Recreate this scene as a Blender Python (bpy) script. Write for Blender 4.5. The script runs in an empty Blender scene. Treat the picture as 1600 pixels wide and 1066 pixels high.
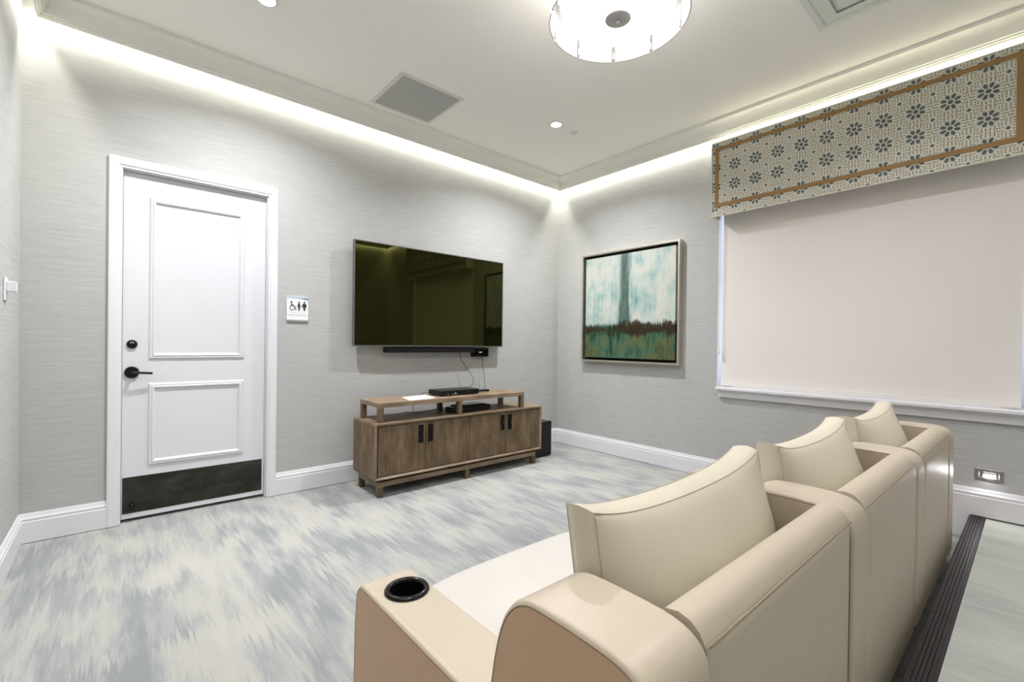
import bpy, bmesh, math, random
from mathutils import Vector, Matrix

C = bpy.context.scene.collection
SC = bpy.context.scene
R = math.radians

# ------------------------------------------------------------------ camera
CAM = (-4.3659, -4.1162, 1.28)
YAW, PITCH, ROLL, FPX, SHY = R(40.9495), R(-0.2251), R(0.6977), 711.11, 6.9556
D = Vector((math.sin(YAW) * math.cos(PITCH), math.cos(YAW) * math.cos(PITCH), math.sin(PITCH)))
RT0 = Vector((math.cos(YAW), -math.sin(YAW), 0))
UP0 = RT0.cross(D)
RT = math.cos(ROLL) * RT0 + math.sin(ROLL) * UP0
UP = -math.sin(ROLL) * RT0 + math.cos(ROLL) * UP0
cam = bpy.data.cameras.new('camera')
cam.sensor_width = 36.0
cam.lens = FPX / 1600 * 36.0
cam.shift_y = SHY / 1600
cam.clip_start = 0.01
cam_o = bpy.data.objects.new('camera', cam)
C.objects.link(cam_o)
m = Matrix((RT, UP, -D)).transposed().to_4x4()
m.translation = CAM
cam_o.matrix_world = m
SC.camera = cam_o

# ------------------------------------------------------------------ world, exposure, lights
ZC = 3.393                      # ceiling height
XL, YR = -4.82, -5.2            # left wall, wall behind the camera
world = bpy.data.worlds.new('world')
SC.world = world
world.use_nodes = True
bg = world.node_tree.nodes['Background']
bg.inputs[0].default_value = (0.72, 0.84, 1.0, 1)
bg.inputs[1].default_value = 3.0
vs = SC.view_settings
vs.view_transform = 'Standard'
vs.look = 'None'
vs.gamma = 1.0
vs.exposure = 0.12
vs.use_curve_mapping = False
try:
    SC.cycles.max_bounces = 10
    SC.cycles.diffuse_bounces = 7
    SC.cycles.use_denoising = True
    SC.cycles.sample_clamp_indirect = 6.0
except Exception:
    pass

COVE_W = 7.0                   # watts per metre of cove strip
DOWN_W = 44.0                   # recessed can lights
DRUM_E = 2.4                    # drum diffuser emission
WARM = (1.0, 0.975, 0.88)
NEUT = (0.97, 0.96, 1.0)


def area_light(name, loc, size, energy, color, rot=(0, 0, 0), size_y=None, shape=None, spread=None):
    l = bpy.data.lights.new(name, 'AREA')
    l.energy = energy
    l.color = color
    l.size = size
    if size_y:
        l.shape = 'RECTANGLE'
        l.size_y = size_y
    elif shape:
        l.shape = shape
    if spread:
        l.spread = spread
    o = bpy.data.objects.new(name, l)
    C.objects.link(o)
    o.location = loc
    o.rotation_euler = rot
    return o


# LED strips in the pocket behind the crown moulding, shining down the walls
STRIP_Z, STRIP_D = 3.315, 0.03
area_light('cove_light', ((XL) / 2, -STRIP_D, STRIP_Z), -XL - 0.06, COVE_W * 4.8, WARM, (0, 0, 0), 0.02)
area_light('cove_light', (-STRIP_D, YR / 2, STRIP_Z), -YR - 0.06, COVE_W * 5.2, WARM, (0, 0, R(90)), 0.02)
area_light('cove_light', (XL + STRIP_D, YR / 2, STRIP_Z), -YR - 0.06, COVE_W * 5.2, WARM, (0, 0, R(90)), 0.02)
area_light('cove_light', ((XL) / 2, YR + STRIP_D, STRIP_Z), -XL - 0.06, COVE_W * 4.8, WARM, (0, 0, 0), 0.02)


# ------------------------------------------------------------------ materials
def mat(name, col, rough=0.5, metal=0.0, spec=0.5, emit=None, estr=0.0, coat=0.0, sheen=0.0):
    ma = bpy.data.materials.new(name)
    ma.use_nodes = True
    b = ma.node_tree.nodes['Principled BSDF']
    b.inputs['Base Color'].default_value = (*col, 1)
    b.inputs['Roughness'].default_value = rough
    b.inputs['Metallic'].default_value = metal
    b.inputs['Specular IOR Level'].default_value = spec
    b.inputs['Coat Weight'].default_value = coat
    b.inputs['Sheen Weight'].default_value = sheen
    if emit:
        b.inputs['Emission Color'].default_value = (*emit, 1)
        b.inputs['Emission Strength'].default_value = estr
    return ma


class G:
    """tiny node-graph helper"""
    def __init__(s, ma):
        s.t = ma.node_tree
        s.b = s.t.nodes['Principled BSDF']

    def n(s, typ, **kw):
        nd = s.t.nodes.new(typ)
        for k, v in kw.items():
            setattr(nd, k, v)
        return nd

    def link(s, a, b):
        s.t.links.new(a, b)

    def coord(s, scale=(1, 1, 1), loc=(0, 0, 0), rot=(0, 0, 0), out='Object'):
        tc = s.n('ShaderNodeTexCoord')
        mp = s.n('ShaderNodeMapping')
        mp.inputs['Scale'].default_value = scale
        mp.inputs['Location'].default_value = loc
        mp.inputs['Rotation'].default_value = rot
        s.link(tc.outputs[out], mp.inputs['Vector'])
        return mp.outputs[0]

    def noise(s, vec, scale=1.0, detail=3.0, rough=0.5):
        nd = s.n('ShaderNodeTexNoise')
        nd.inputs['Scale'].default_value = scale
        nd.inputs['Detail'].default_value = detail
        nd.inputs['Roughness'].default_value = rough
        s.link(vec, nd.inputs['Vector'])
        return nd.outputs['Fac']

    def math(s, op, a, b=None, c=None, clamp=False):
        nd = s.n('ShaderNodeMath', operation=op, use_clamp=clamp)
        for i, v in enumerate((a, b, c)):
            if v is None:
                continue
            if isinstance(v, (int, float)):
                nd.inputs[i].default_value = v
            else:
                s.link(v, nd.inputs[i])
        return nd.outputs[0]

    def ramp(s, fac, stops, interp='LINEAR'):
        nd = s.n('ShaderNodeValToRGB')
        cr = nd.color_ramp
        cr.interpolation = interp
        while len(cr.elements) < len(stops):
            cr.elements.new(0.5)
        for e, (p, c) in zip(cr.elements, stops):
            e.position = p
            e.color = (*c, 1)
        s.link(fac, nd.inputs['Fac'])
        return nd.outputs['Color']

    def mix(s, fac, a, b):
        nd = s.n('ShaderNodeMix', data_type='RGBA')
        for i, v in ((0, fac), (6, a), (7, b)):
            if isinstance(v, (int, float)):
                nd.inputs[i].default_value = v
            elif isinstance(v, tuple):
                nd.inputs[i].default_value = (*v, 1)
            else:
                s.link(v, nd.inputs[i])
        return nd.outputs[2]

    def bump(s, h, strength=0.3, dist=0.002):
        nd = s.n('ShaderNodeBump')
        nd.inputs['Strength'].default_value = strength
        nd.inputs['Distance'].default_value = dist
        s.link(h, nd.inputs['Height'])
        s.link(nd.outputs[0], s.b.inputs['Normal'])

    def sep(s, vec):
        nd = s.n('ShaderNodeSeparateXYZ')
        s.link(vec, nd.inputs[0])
        return nd.outputs

    def color(s, c):
        s.link(c, s.b.inputs['Base Color'])


def grass_cloth(name, wide_axis):
    """woven wallpaper: fine threads running level along the wall"""
    ma = mat(name, (0.5, 0.5, 0.47), 0.85, spec=0.25)
    g = G(ma)
    s1 = [330, 330, 330]
    s1[wide_axis] = 7
    s2 = [110, 110, 110]
    s2[wide_axis] = 2.5
    a = g.noise(g.coord(tuple(s1)), 1, 3, 0.6)
    b = g.noise(g.coord(tuple(s2)), 1, 3, 0.6)
    c = g.noise(g.coord((90, 90, 90) if wide_axis == 0 else (90, 90, 90)), 1, 2, 0.5)
    v = g.math('ADD', g.math('MULTIPLY', a, 0.5), g.math('ADD', g.math('MULTIPLY', b, 0.36), g.math('MULTIPLY', c, 0.14)))
    g.color(g.ramp(v, [(0.30, (0.342, 0.344, 0.333)), (0.5, (0.430, 0.434, 0.423)), (0.68, (0.510, 0.514, 0.503))]))
    g.bump(v, 0.25, 0.0015)
    return ma


def carpet(name, rib_axis=None):
    ma = mat(name, (0.5, 0.5, 0.48), 0.95, spec=0.1, sheen=0.15)
    g = G(ma)
    xy = g.sep(g.coord((1, 1, 1)))
    jit = g.noise(g.coord((42, 0.55, 1)), 1, 2, 0.6)                 # every yarn row slides its own way
    jit2 = g.noise(g.coord((150, 0.9, 1)), 1, 1, 0.5)
    yy = g.math('ADD', xy[1], g.math('ADD', g.math('MULTIPLY', jit, 0.60), g.math('MULTIPLY', jit2, 0.22)))
    cmb = g.n('ShaderNodeCombineXYZ')
    g.link(xy[0], cmb.inputs[0]); g.link(yy, cmb.inputs[1])
    def warped(sx, sy, off):
        mp = g.n('ShaderNodeMapping')
        mp.inputs['Scale'].default_value = (sx, sy, 1)
        mp.inputs['Location'].default_value = off
        g.link(cmb.outputs[0], mp.inputs['Vector'])
        return mp.outputs[0]
    big = g.noise(warped(2.9, 2.3, (3.1, 7.7, 0)), 1, 2, 0.5)
    med = g.noise(warped(9, 3.6, (1.1, 2.7, 0)), 1, 3, 0.6)
    st = g.noise(g.coord((24, 1.5, 1), (0.3, 0.2, 0)), 1, 3, 0.6)
    grain = g.noise(g.coord((120, 120, 120)), 1, 3, 0.7)
    v = g.math('ADD', g.math('MULTIPLY', big, 0.40), g.math('ADD', g.math('MULTIPLY', med, 0.32),
               g.math('ADD', g.math('MULTIPLY', st, 0.18), g.math('MULTIPLY', grain, 0.10))))
    col = g.ramp(v, [(0.415, (0.240, 0.257, 0.266)), (0.462, (0.297, 0.314, 0.319)), (0.502, (0.362, 0.373, 0.366)),
                     (0.540, (0.425, 0.426, 0.392)), (0.63, (0.472, 0.466, 0.425))])
    fleck = g.noise(g.coord((210, 210, 210)), 1, 3, 0.75)
    col2 = g.mix(g.math('MULTIPLY', g.math('SUBTRACT', fleck, 0.42, clamp=True), 2.2), col, (0.19, 0.195, 0.19))
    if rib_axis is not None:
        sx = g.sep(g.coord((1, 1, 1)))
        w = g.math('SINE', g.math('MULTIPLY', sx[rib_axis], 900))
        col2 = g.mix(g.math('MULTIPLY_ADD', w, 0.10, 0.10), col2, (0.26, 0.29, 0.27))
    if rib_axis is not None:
        col2 = g.mix(0.28, col2, (0.72, 0.75, 0.68))  # ribbed carpet lightened all over: brighter light on the raised floor put into colour
    g.color(col2)
    g.bump(fleck, 0.6, 0.004)
    return ma


def wood(name, axis, dark, mid, light, rough=0.5):
    ma = mat(name, mid, rough, spec=0.35)
    g = G(ma)
    s1 = [48, 48, 48]
    s1[axis] = 3.5
    s2 = [9, 9, 9]
    s2[axis] = 4.0
    s3 = [220, 220, 220]
    s3[axis] = 9
    v = g.math('ADD', g.math('MULTIPLY', g.noise(g.coord(tuple(s1)), 1, 4, 0.6), 0.30),
               g.math('ADD', g.math('MULTIPLY', g.noise(g.coord(tuple(s2)), 1, 4, 0.6), 0.54),
                      g.math('MULTIPLY', g.noise(g.coord(tuple(s3)), 1, 2, 0.6), 0.16)))
    g.color(g.ramp(v, [(0.36, dark), (0.5, mid), (0.64, light)]))
    g.bump(v, 0.15, 0.001)
    return ma


def leather(name, col, rough=0.42):
    ma = mat(name, col, rough, spec=0.45)
    g = G(ma)
    a = g.noise(g.coord((420, 420, 420)), 1, 3, 0.6)
    b = g.noise(g.coord((5, 5, 5)), 1, 3, 0.5)
    k = tuple(x * 0.88 for x in col)
    g.color(g.mix(g.math('MULTIPLY_ADD', b, 0.6, g.math('MULTIPLY', a, 0.25)), col, k))
    g.bump(a, 0.12, 0.0008)
    return ma


M = {}
M['wall_x'] = grass_cloth('wallpaper threads along x', 0)
M['wall_y'] = grass_cloth('wallpaper threads along y', 1)
M['carpet'] = carpet('streaked carpet')
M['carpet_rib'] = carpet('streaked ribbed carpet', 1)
M['ceiling'] = mat('ceiling paint', (0.86, 0.84, 0.795), 0.9, spec=0.2)
M['crown'] = mat('crown paint', (0.78, 0.765, 0.72), 0.55, spec=0.4)
M['white'] = mat('white trim paint', (0.70, 0.70, 0.73), 0.38, spec=0.45)
M['door'] = mat('white door paint', (0.66, 0.66, 0.69), 0.4, spec=0.4)
M['black_metal'] = mat('black hardware', (0.005, 0.005, 0.005), 0.34, spec=0.3)
M['black'] = mat('black plastic', (0.006, 0.006, 0.006), 0.38, spec=0.25)
M['black_gloss'] = mat('black gloss', (0.004, 0.004, 0.004), 0.15, spec=0.32)
M['dark_gap'] = mat('dark backing', (0.012, 0.011, 0.010), 0.9, spec=0.1)
M['pewter'] = mat('pewter metal', (0.62, 0.58, 0.50), 0.36, metal=0.9)
M['nickel'] = mat('brushed nickel', (0.55, 0.54, 0.52), 0.35, metal=0.9)
M['fitting'] = mat('satin grey fitting', (0.50, 0.47, 0.47), 0.35, metal=0.3)
M['bezel'] = mat('television bezel metal', (0.20, 0.19, 0.18), 0.35, metal=0.8)
M['steel'] = mat('steel plate', (0.42, 0.40, 0.41), 0.33, metal=0.9)
M['leather'] = leather('cream leather', (0.52, 0.45, 0.355), 0.40)
M['leather_shade_side'] = leather('shade-tinted leather', (0.60, 0.405, 0.265), 0.48)  # same leather browned: shade on the outer arm sides put into the colour
M['cushion'] = leather('pale leather', (0.68, 0.625, 0.50), 0.38)
M['seat'] = leather('pale seat leather', (0.60, 0.57, 0.53), 0.48)
M['piping'] = mat('stitched seam', (0.20, 0.13, 0.08), 0.7)
M['seam'] = mat('cushion seam', (0.42, 0.37, 0.29), 0.7)
M['blind'] = mat('blind fabric', (0.76, 0.72, 0.69), 0.8, spec=0.2)
M['hem'] = mat('blind hem', (0.74, 0.71, 0.69), 0.7, spec=0.2)
M['trim_gold'] = mat('gold brown ribbon', (0.285, 0.175, 0.075), 0.65, spec=0.2)
M['cream'] = mat('cream fabric', (0.66, 0.64, 0.55), 0.85, spec=0.15)
M['slate'] = mat('slate print', (0.115, 0.125, 0.120), 0.85, spec=0.15)
M['mist'] = mat('mist print', (0.56, 0.56, 0.50), 0.85, spec=0.15)
M['umber'] = mat('umber print', (0.13, 0.11, 0.075), 0.85, spec=0.15)
M['paper'] = mat('white paper', (0.62, 0.61, 0.64), 0.8)
M['cord'] = mat('white cord', (0.75, 0.77, 0.82), 0.5)
M['cable'] = mat('dark cable', (0.02, 0.02, 0.02), 0.5)
M['sign_white'] = mat('sign white', (0.80, 0.80, 0.83), 0.3)
M['sign_blue'] = mat('sign pale blue', (0.42, 0.52, 0.60), 0.3)
M['sign_teal'] = mat('sign teal', (0.16, 0.25, 0.29), 0.3)
M['sign_edge'] = mat('sign acrylic edge', (0.30, 0.33, 0.32), 0.2)
M['ink'] = mat('black ink', (0.012, 0.012, 0.012), 0.5)
M['grey_ink'] = mat('grey print', (0.30, 0.30, 0.30), 0.5)
M['led_green'] = mat('lock indicator', (0.3, 0.5, 0.4), 0.3, emit=(0.5, 0.9, 0.7), estr=0.5)
M['drum_glow'] = mat('lit diffuser', (0.9, 0.88, 0.87), 0.5, emit=(1.0, 0.965, 0.965), estr=DRUM_E)
M['drum_glass'] = mat('frosted glass shade', (0.85, 0.83, 0.82), 0.35, emit=(1.0, 0.965, 0.965), estr=0.6)
M['shade_edge'] = mat('glass shade edge', (0.42, 0.39, 0.38), 0.3)
M['lens_glow'] = mat('lit lens', (0.9, 0.9, 0.9), 0.5, emit=(1.0, 0.97, 0.97), estr=30)
M['step_glow'] = mat('lit step lens', (0.9, 0.9, 0.9), 0.5, emit=(1.0, 0.95, 1.0), estr=14)
M['white_metal'] = mat('white enamel', (0.66, 0.65, 0.60), 0.5)
M['pale_metal'] = mat('pale diffuser enamel', (0.68, 0.71, 0.67), 0.5)
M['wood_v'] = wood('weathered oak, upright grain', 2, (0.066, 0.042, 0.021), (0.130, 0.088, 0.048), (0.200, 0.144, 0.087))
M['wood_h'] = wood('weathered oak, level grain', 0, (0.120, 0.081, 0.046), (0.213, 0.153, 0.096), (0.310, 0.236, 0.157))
M['wood_y'] = wood('weathered oak, cross grain', 1, (0.120, 0.081, 0.046), (0.213, 0.153, 0.096), (0.310, 0.236, 0.157))
M['rubber'] = mat('dark ribbed rubber', (0.018, 0.014, 0.015), 0.45, spec=0.35)


def make_special():
    # television screen: dark glass with a faint olive cast in its reflections
    ma = mat('television glass', (0.0035, 0.0040, 0.0012), 0.02, spec=0.58)
    b = ma.node_tree.nodes['Principled BSDF']
    b.inputs['Specular Tint'].default_value = (0.75, 0.72, 0.20, 1)
    b.inputs['IOR'].default_value = 1.5
    M['screen'] = ma
    # window glass
    ma = mat('window glass', (1, 1, 1), 0.02)
    b = ma.node_tree.nodes['Principled BSDF']
    b.inputs['Transmission Weight'].default_value = 1.0
    b.inputs['IOR'].default_value = 1.05
    M['glass'] = ma
    # kick plate: smudged dark steel
    ma = mat('kick plate', (0.06, 0.055, 0.045), 0.42, metal=0.75)
    g = G(ma)
    v = g.noise(g.coord((4, 4, 9)), 1, 5, 0.7)
    g.color(g.ramp(v, [(0.3, (0.022, 0.021, 0.016)), (0.6, (0.055, 0.052, 0.042)), (0.8, (0.095, 0.09, 0.078))]))
    M['kick'] = ma
    # perforated grille
    ma = mat('perforated grille', (0.3, 0.3, 0.29), 0.6)
    g = G(ma)
    sx = g.sep(g.coord((1, 1, 1)))
    a = g.math('SINE', g.math('MULTIPLY', sx[0], 700))
    c = g.math('SINE', g.math('MULTIPLY', sx[1], 700))
    d = g.math('MULTIPLY_ADD', g.math('MULTIPLY', a, c), 0.5, 0.5)
    g.color(g.mix(d, (0.26, 0.26, 0.25), (0.50, 0.50, 0.48)))
    M['grille'] = ma
    # abstract painting; object space: y across (0..W to the right), z up
    ma = mat('abstract paint', (0.5, 0.5, 0.5), 0.5, spec=0.2)
    g = G(ma)
    u_, v_ = None, None
    sx = g.sep(g.coord((1, 1, 1)))
    u = g.math('MULTIPLY', sx[1], -1 / 1.20)                 # 0 left .. 1 right as seen
    v = g.math('MULTIPLY', sx[2], 1 / 1.20)                  # 0 bottom .. 1 top
    drip = g.noise(g.coord((1, 60, 2.2)), 1, 4, 0.65)
    patch = g.noise(g.coord((1, 4.5, 3.0), (0, 1.3, 0.4)), 1, 5, 0.6)
    fine = g.noise(g.coord((1, 150, 12)), 1, 3, 0.6)
    mixn = g.math('ADD', g.math('MULTIPLY', patch, 0.7), g.math('MULTIPLY', drip, 0.3))
    sky = g.ramp(mixn, [(0.34, (0.14, 0.27, 0.27)), (0.43, (0.29, 0.42, 0.40)), (0.51, (0.46, 0.51, 0.46)), (0.64, (0.60, 0.555, 0.48))])
    # standing teal column
    wob = g.math('MULTIPLY_ADD', g.math('SUBTRACT', drip, 0.5), 0.11, g.math('MULTIPLY', g.math('SUBTRACT', patch, 0.5), 0.07))
    dx = g.math('ABSOLUTE', g.math('SUBTRACT', g.math('ADD', u, wob), 0.475))
    wid = g.math('MULTIPLY_ADD', g.math('SUBTRACT', 0.62, v, clamp=True), 0.10, 0.030)
    colm = g.math('SUBTRACT', 1.0, g.math('MULTIPLY', g.math('SUBTRACT', dx, wid), 26, clamp=True), clamp=True)
    colc = g.ramp(g.math('ADD', g.math('MULTIPLY', drip, 0.55), g.math('MULTIPLY', fine, 0.45)),
                  [(0.36, (0.010, 0.040, 0.045)), (0.48, (0.030, 0.085, 0.080)), (0.58, (0.085, 0.150, 0.095)), (0.68, (0.25, 0.38, 0.35))])
    art = g.mix(g.math('MULTIPLY', colm, 0.92), sky, colc)
    # ground
    gcol = g.ramp(g.math('ADD', g.math('MULTIPLY', patch, 0.6), g.math('MULTIPLY', drip, 0.4)),
                  [(0.37, (0.014, 0.015, 0.006)), (0.44, (0.026, 0.060, 0.030)), (0.50, (0.045, 0.130, 0.090)), (0.54, (0.115, 0.120, 0.040)), (0.60, (0.050, 0.060, 0.022)), (0.68, (0.070, 0.200, 0.170))])
    vv = g.math('ADD', v, g.math('ADD', g.math('MULTIPLY', g.math('SUBTRACT', drip, 0.5), 0.10), g.math('MULTIPLY', g.math('SUBTRACT', fine, 0.5), 0.06)))
    land = g.math('MULTIPLY', g.math('SUBTRACT', 0.345, vv), 30, clamp=True)
    art = g.mix(land, art, gcol)
    # dark bank along the horizon, with rusty upper edge
    vb = g.math('ABSOLUTE', g.math('SUBTRACT', vv, 0.285))
    bank = g.math('MULTIPLY', g.math('SUBTRACT', g.math('MULTIPLY_ADD', g.math('SUBTRACT', patch, 0.5), 0.30, 0.060), vb), 40, clamp=True)
    bankc = g.ramp(fine, [(0.35, (0.008, 0.006, 0.004)), (0.58, (0.035, 0.022, 0.010)), (0.72, (0.13, 0.075, 0.035))])
    art = g.mix(g.math('MULTIPLY', bank, 0.95), art, bankc)
    g.color(art)
    g.bump(drip, 0.25, 0.002)
    M['art'] = ma


make_special()


# ------------------------------------------------------------------ mesh helpers
def box(bm, a, b, mi=0):
    (x0, y0, z0), (x1, y1, z1) = [(min(p, q), min(r, s), min(t, u)) for (p, r, t), (q, s, u) in ((a, b),)][0], \
                                 [(max(p, q), max(r, s), max(t, u)) for (p, r, t), (q, s, u) in ((a, b),)][0]
    v = [bm.verts.new((x, y, z)) for z in (z0, z1) for y in (y0, y1) for x in (x0, x1)]
    for f in ((0, 2, 3, 1), (4, 5, 7, 6), (0, 1, 5, 4), (2, 6, 7, 3), (0, 4, 6, 2), (1, 3, 7, 5)):
        bm.faces.new([v[i] for i in f]).material_index = mi
    return v


def poly(bm, pts, mi=0):
    f = bm.faces.new([bm.verts.new(p) for p in pts])
    f.material_index = mi
    return f


def prism(bm, prof, fn, a0, a1, mi=0, caps=True):
    """closed profile [(p,q)] extruded along a: fn(p,q,a)->xyz"""
    n = len(prof)
    va = [bm.verts.new(fn(p, q, a0)) for p, q in prof]
    vb = [bm.verts.new(fn(p, q, a1)) for p, q in prof]
    for i in range(n):
        j = (i + 1) % n
        bm.faces.new((va[i], va[j], vb[j], vb[i])).material_index = mi
    if caps:
        bm.faces.new(va[::-1]).material_index = mi
        bm.faces.new(vb).material_index = mi
    return va, vb


def frame(bm, a0, a1, b0, b1, prof, fn, mi=0):
    """mitred rectangular frame; prof is a closed [(inset, height)] loop; fn(a,b,n)->xyz"""
    rings = []
    for ins, h in prof:
        rings.append([bm.verts.new(fn(a, b, h)) for a, b in
                      ((a0 + ins, b0 + ins), (a1 - ins, b0 + ins), (a1 - ins, b1 - ins), (a0 + ins, b1 - ins))])
    n = len(prof)
    for i in range(n):
        r0, r1 = rings[i], rings[(i + 1) % n]
        for k in range(4):
            l = (k + 1) % 4
            bm.faces.new((r0[k], r0[l], r1[l], r1[k])).material_index = mi


def tube(bm, pts, r, seg=8, mi=0, closed=False):
    pts = [Vector(p) for p in pts]
    rings = []
    n = len(pts)
    prev = None
    for i, p in enumerate(pts):
        if closed:
            t = (pts[(i + 1) % n] - pts[i - 1])
        else:
            t = pts[min(i + 1, n - 1)] - pts[max(i - 1, 0)]
        t.normalize()
        if prev is None:
            ref = Vector((0, 0, 1)) if abs(t.z) < 0.9 else Vector((1, 0, 0))
            x = t.cross(ref).normalized()
        else:
            x = (prev - t * prev.dot(t)).normalized()
        prev = x
        y = t.cross(x)
        rings.append([bm.verts.new(p + r * (math.cos(2 * math.pi * k / seg) * x + math.sin(2 * math.pi * k / seg) * y)) for k in range(seg)])
    rng = range(n) if closed else range(n - 1)
    for i in rng:
        a, b = rings[i], rings[(i + 1) % n]
        for k in range(seg):
            l = (k + 1) % seg
            bm.faces.new((a[k], a[l], b[l], b[k])).material_index = mi
    if not closed:
        bm.faces.new(rings[0][::-1]).material_index = mi
        bm.faces.new(rings[-1]).material_index = mi


def lathe(bm, prof, center, seg=48, axis='z', mi=0, a0=0.0, a1=2 * math.pi):
    """profile [(r, h)] open polyline revolved; ends capped when r>0 at the poles is not zero"""
    full = abs(a1 - a0 - 2 * math.pi) < 1e-6
    cx, cy, cz = center

    def P(r, h, t):
        c, s = math.cos(t) * r, math.sin(t) * r
        if axis == 'z':
            return (cx + c, cy + s, cz + h)
        if axis == 'y':
            return (cx + c, cy + h, cz + s)
        return (cx + h, cy + c, cz + s)
    steps = seg if full else seg + 1
    rings = []
    for r, h in prof:
        if r < 1e-6:
            rings.append([bm.verts.new(P(0, h, 0))])
        else:
            rings.append([bm.verts.new(P(r, h, a0 + (a1 - a0) * k / seg)) for k in range(steps)])
    for A, B in zip(rings, rings[1:]):
        for k in range(seg):
            l = (k + 1) % steps
            if len(A) == 1 and len(B) == 1:
                continue
            if len(A) == 1:
                f = (A[0], B[l], B[k])
            elif len(B) == 1:
                f = (A[k], A[l], B[0])
            else:
                f = (A[k], A[l], B[l], B[k])
            bm.faces.new(f).material_index = mi


def obj(name, bm, mats, parent=None, bevel=0.0, smooth=False, segs=2, angle=35, loc=None, recalc=True, label=None):
    if recalc:
        bmesh.ops.recalc_face_normals(bm, faces=bm.faces[:])
    me = bpy.data.meshes.new(name)
    if loc:
        bmesh.ops.translate(bm, verts=bm.verts[:], vec=-Vector(loc))
    bm.to_mesh(me)
    bm.free()
    if not isinstance(mats, (list, tuple)):
        mats = [mats]
    for k in mats:
        me.materials.append(k)
    o = bpy.data.objects.new(name, me)
    C.objects.link(o)
    if loc:
        o.location = loc
    if parent:
        o.parent = parent
    if smooth or bevel:
        for p in me.polygons:
            p.use_smooth = True
        if not smooth:
            pass
    if bevel:
        md = o.modifiers.new('bevel', 'BEVEL')
        md.width = bevel
        md.segments = segs
        md.limit_method = 'ANGLE'
        md.angle_limit = R(angle)
        md.harden_normals = True
    elif smooth:
        me.set_sharp_from_angle(angle=R(angle))
    if label:
        o['label'] = label
    return o


def tag(o, label, cat, group=None, kind=None):
    o['label'] = label
    o['category'] = cat
    if group:
        o['group'] = group
    if kind:
        o['kind'] = kind
    return o


def thing(name, label, cat, loc=(0, 0, 0), rotz=0.0, group=None, kind=None):
    o = bpy.data.objects.new(name, None)
    o.empty_display_size = 0.05
    C.objects.link(o)
    o.location = loc
    o.rotation_euler = (0, 0, rotz)
    return tag(o, label, cat, group, kind)


def B():
    return bmesh.new()


def arc(cx, cy, r, a0, a1, n):
    return [(cx + r * math.cos(R(a0 + (a1 - a0) * i / n)), cy + r * math.sin(R(a0 + (a1 - a0) * i / n))) for i in range(n + 1)]


def smooth_path(pts, n=6):
    """Catmull-Rom through pts"""
    P = [Vector(p) for p in pts]
    P = [2 * P[0] - P[1]] + P + [2 * P[-1] - P[-2]]
    out = []
    for i in range(1, len(P) - 2):
        p0, p1, p2, p3 = P[i - 1:i + 3]
        for k in range(n):
            t = k / n
            out.append(0.5 * ((2 * p1) + (-p0 + p2) * t + (2 * p0 - 5 * p1 + 4 * p2 - p3) * t * t + (-p0 + 3 * p1 - 3 * p2 + p3) * t ** 3))
    out.append(P[-2])
    return out


back = lambda a, b, n: (a, -n, b)        # on the television wall: a=x, b=z, n out into the room
right = lambda a, b, n: (-n, a, b)       # on the window wall: a=y
left = lambda a, b, n: (XL + n, a, b)
ceil = lambda a, b, n: (a, b, ZC - n)

# ------------------------------------------------------------------ structure
DX0, DX1, DZ = -4.345, -3.445, 2.452     # door opening
WY0, WY1, WZ0, WZ1 = -4.085, -2.100, 0.885, 3.02   # window opening
STEP_Y, STEP_Z = -3.836, 0.157           # raised floor behind the sofa


def structure(name, bm, mats, label, cat, **kw):
    o = obj(name, bm, mats, **kw)
    return tag(o, label, cat, kind='structure')


b = B(); box(b, (XL - .15, YR - .15, -0.12), (0.25, 0.25, 0))
structure('floor', b, M['carpet'], 'grey and cream streaked carpet floor of the room', 'floor')
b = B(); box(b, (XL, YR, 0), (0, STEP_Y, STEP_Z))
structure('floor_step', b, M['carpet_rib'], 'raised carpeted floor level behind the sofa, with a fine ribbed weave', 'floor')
b = B(); box(b, (XL - .15, YR - .15, ZC), (0.25, 0.25, ZC + .1))
structure('ceiling', b, M['ceiling'], 'smooth pale cream painted ceiling', 'ceiling')
b = B()
box(b, (XL - .15, 0, 0), (DX0, 0.15, ZC)); box(b, (DX1, 0, 0), (0.25, 0.15, ZC)); box(b, (DX0, 0, DZ), (DX1, 0.15, ZC))
structure('wall_back', b, M['wall_x'], 'grey grasscloth wall with the white door and the television', 'wall')
b = B()
box(b, (0, YR, 0), (0.25, WY0, ZC)); box(b, (0, WY1, 0), (0.25, 0.0, ZC))
box(b, (0, WY0, 0), (0.25, WY1, WZ0)); box(b, (0, WY0, WZ1), (0.25, WY1, ZC))
structure('wall_right', b, M['wall_y'], 'grey grasscloth wall with the painting and the covered window', 'wall')
b = B(); box(b, (XL - .15, YR, 0), (XL, 0, ZC))
structure('wall_left', b, M['wall_y'], 'grey grasscloth wall at the left edge with the white switch', 'wall')
b = B(); box(b, (XL - .15, YR - .15, 0), (0.25, YR, ZC))
structure('wall_front', b, M['wall_x'], 'grey grasscloth wall behind the camera', 'wall')
b = B(); box(b, (DX0 - .1, 0.16, -0.1), (DX1 + .1, 0.2, DZ + .1))  # near-black sheet; shade beyond the door put into its colour
structure('shade_sheet_behind_door', b, M['dark_gap'], 'near-black sheet behind the door, standing in for shade in the gap under it', 'wall')

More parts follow.
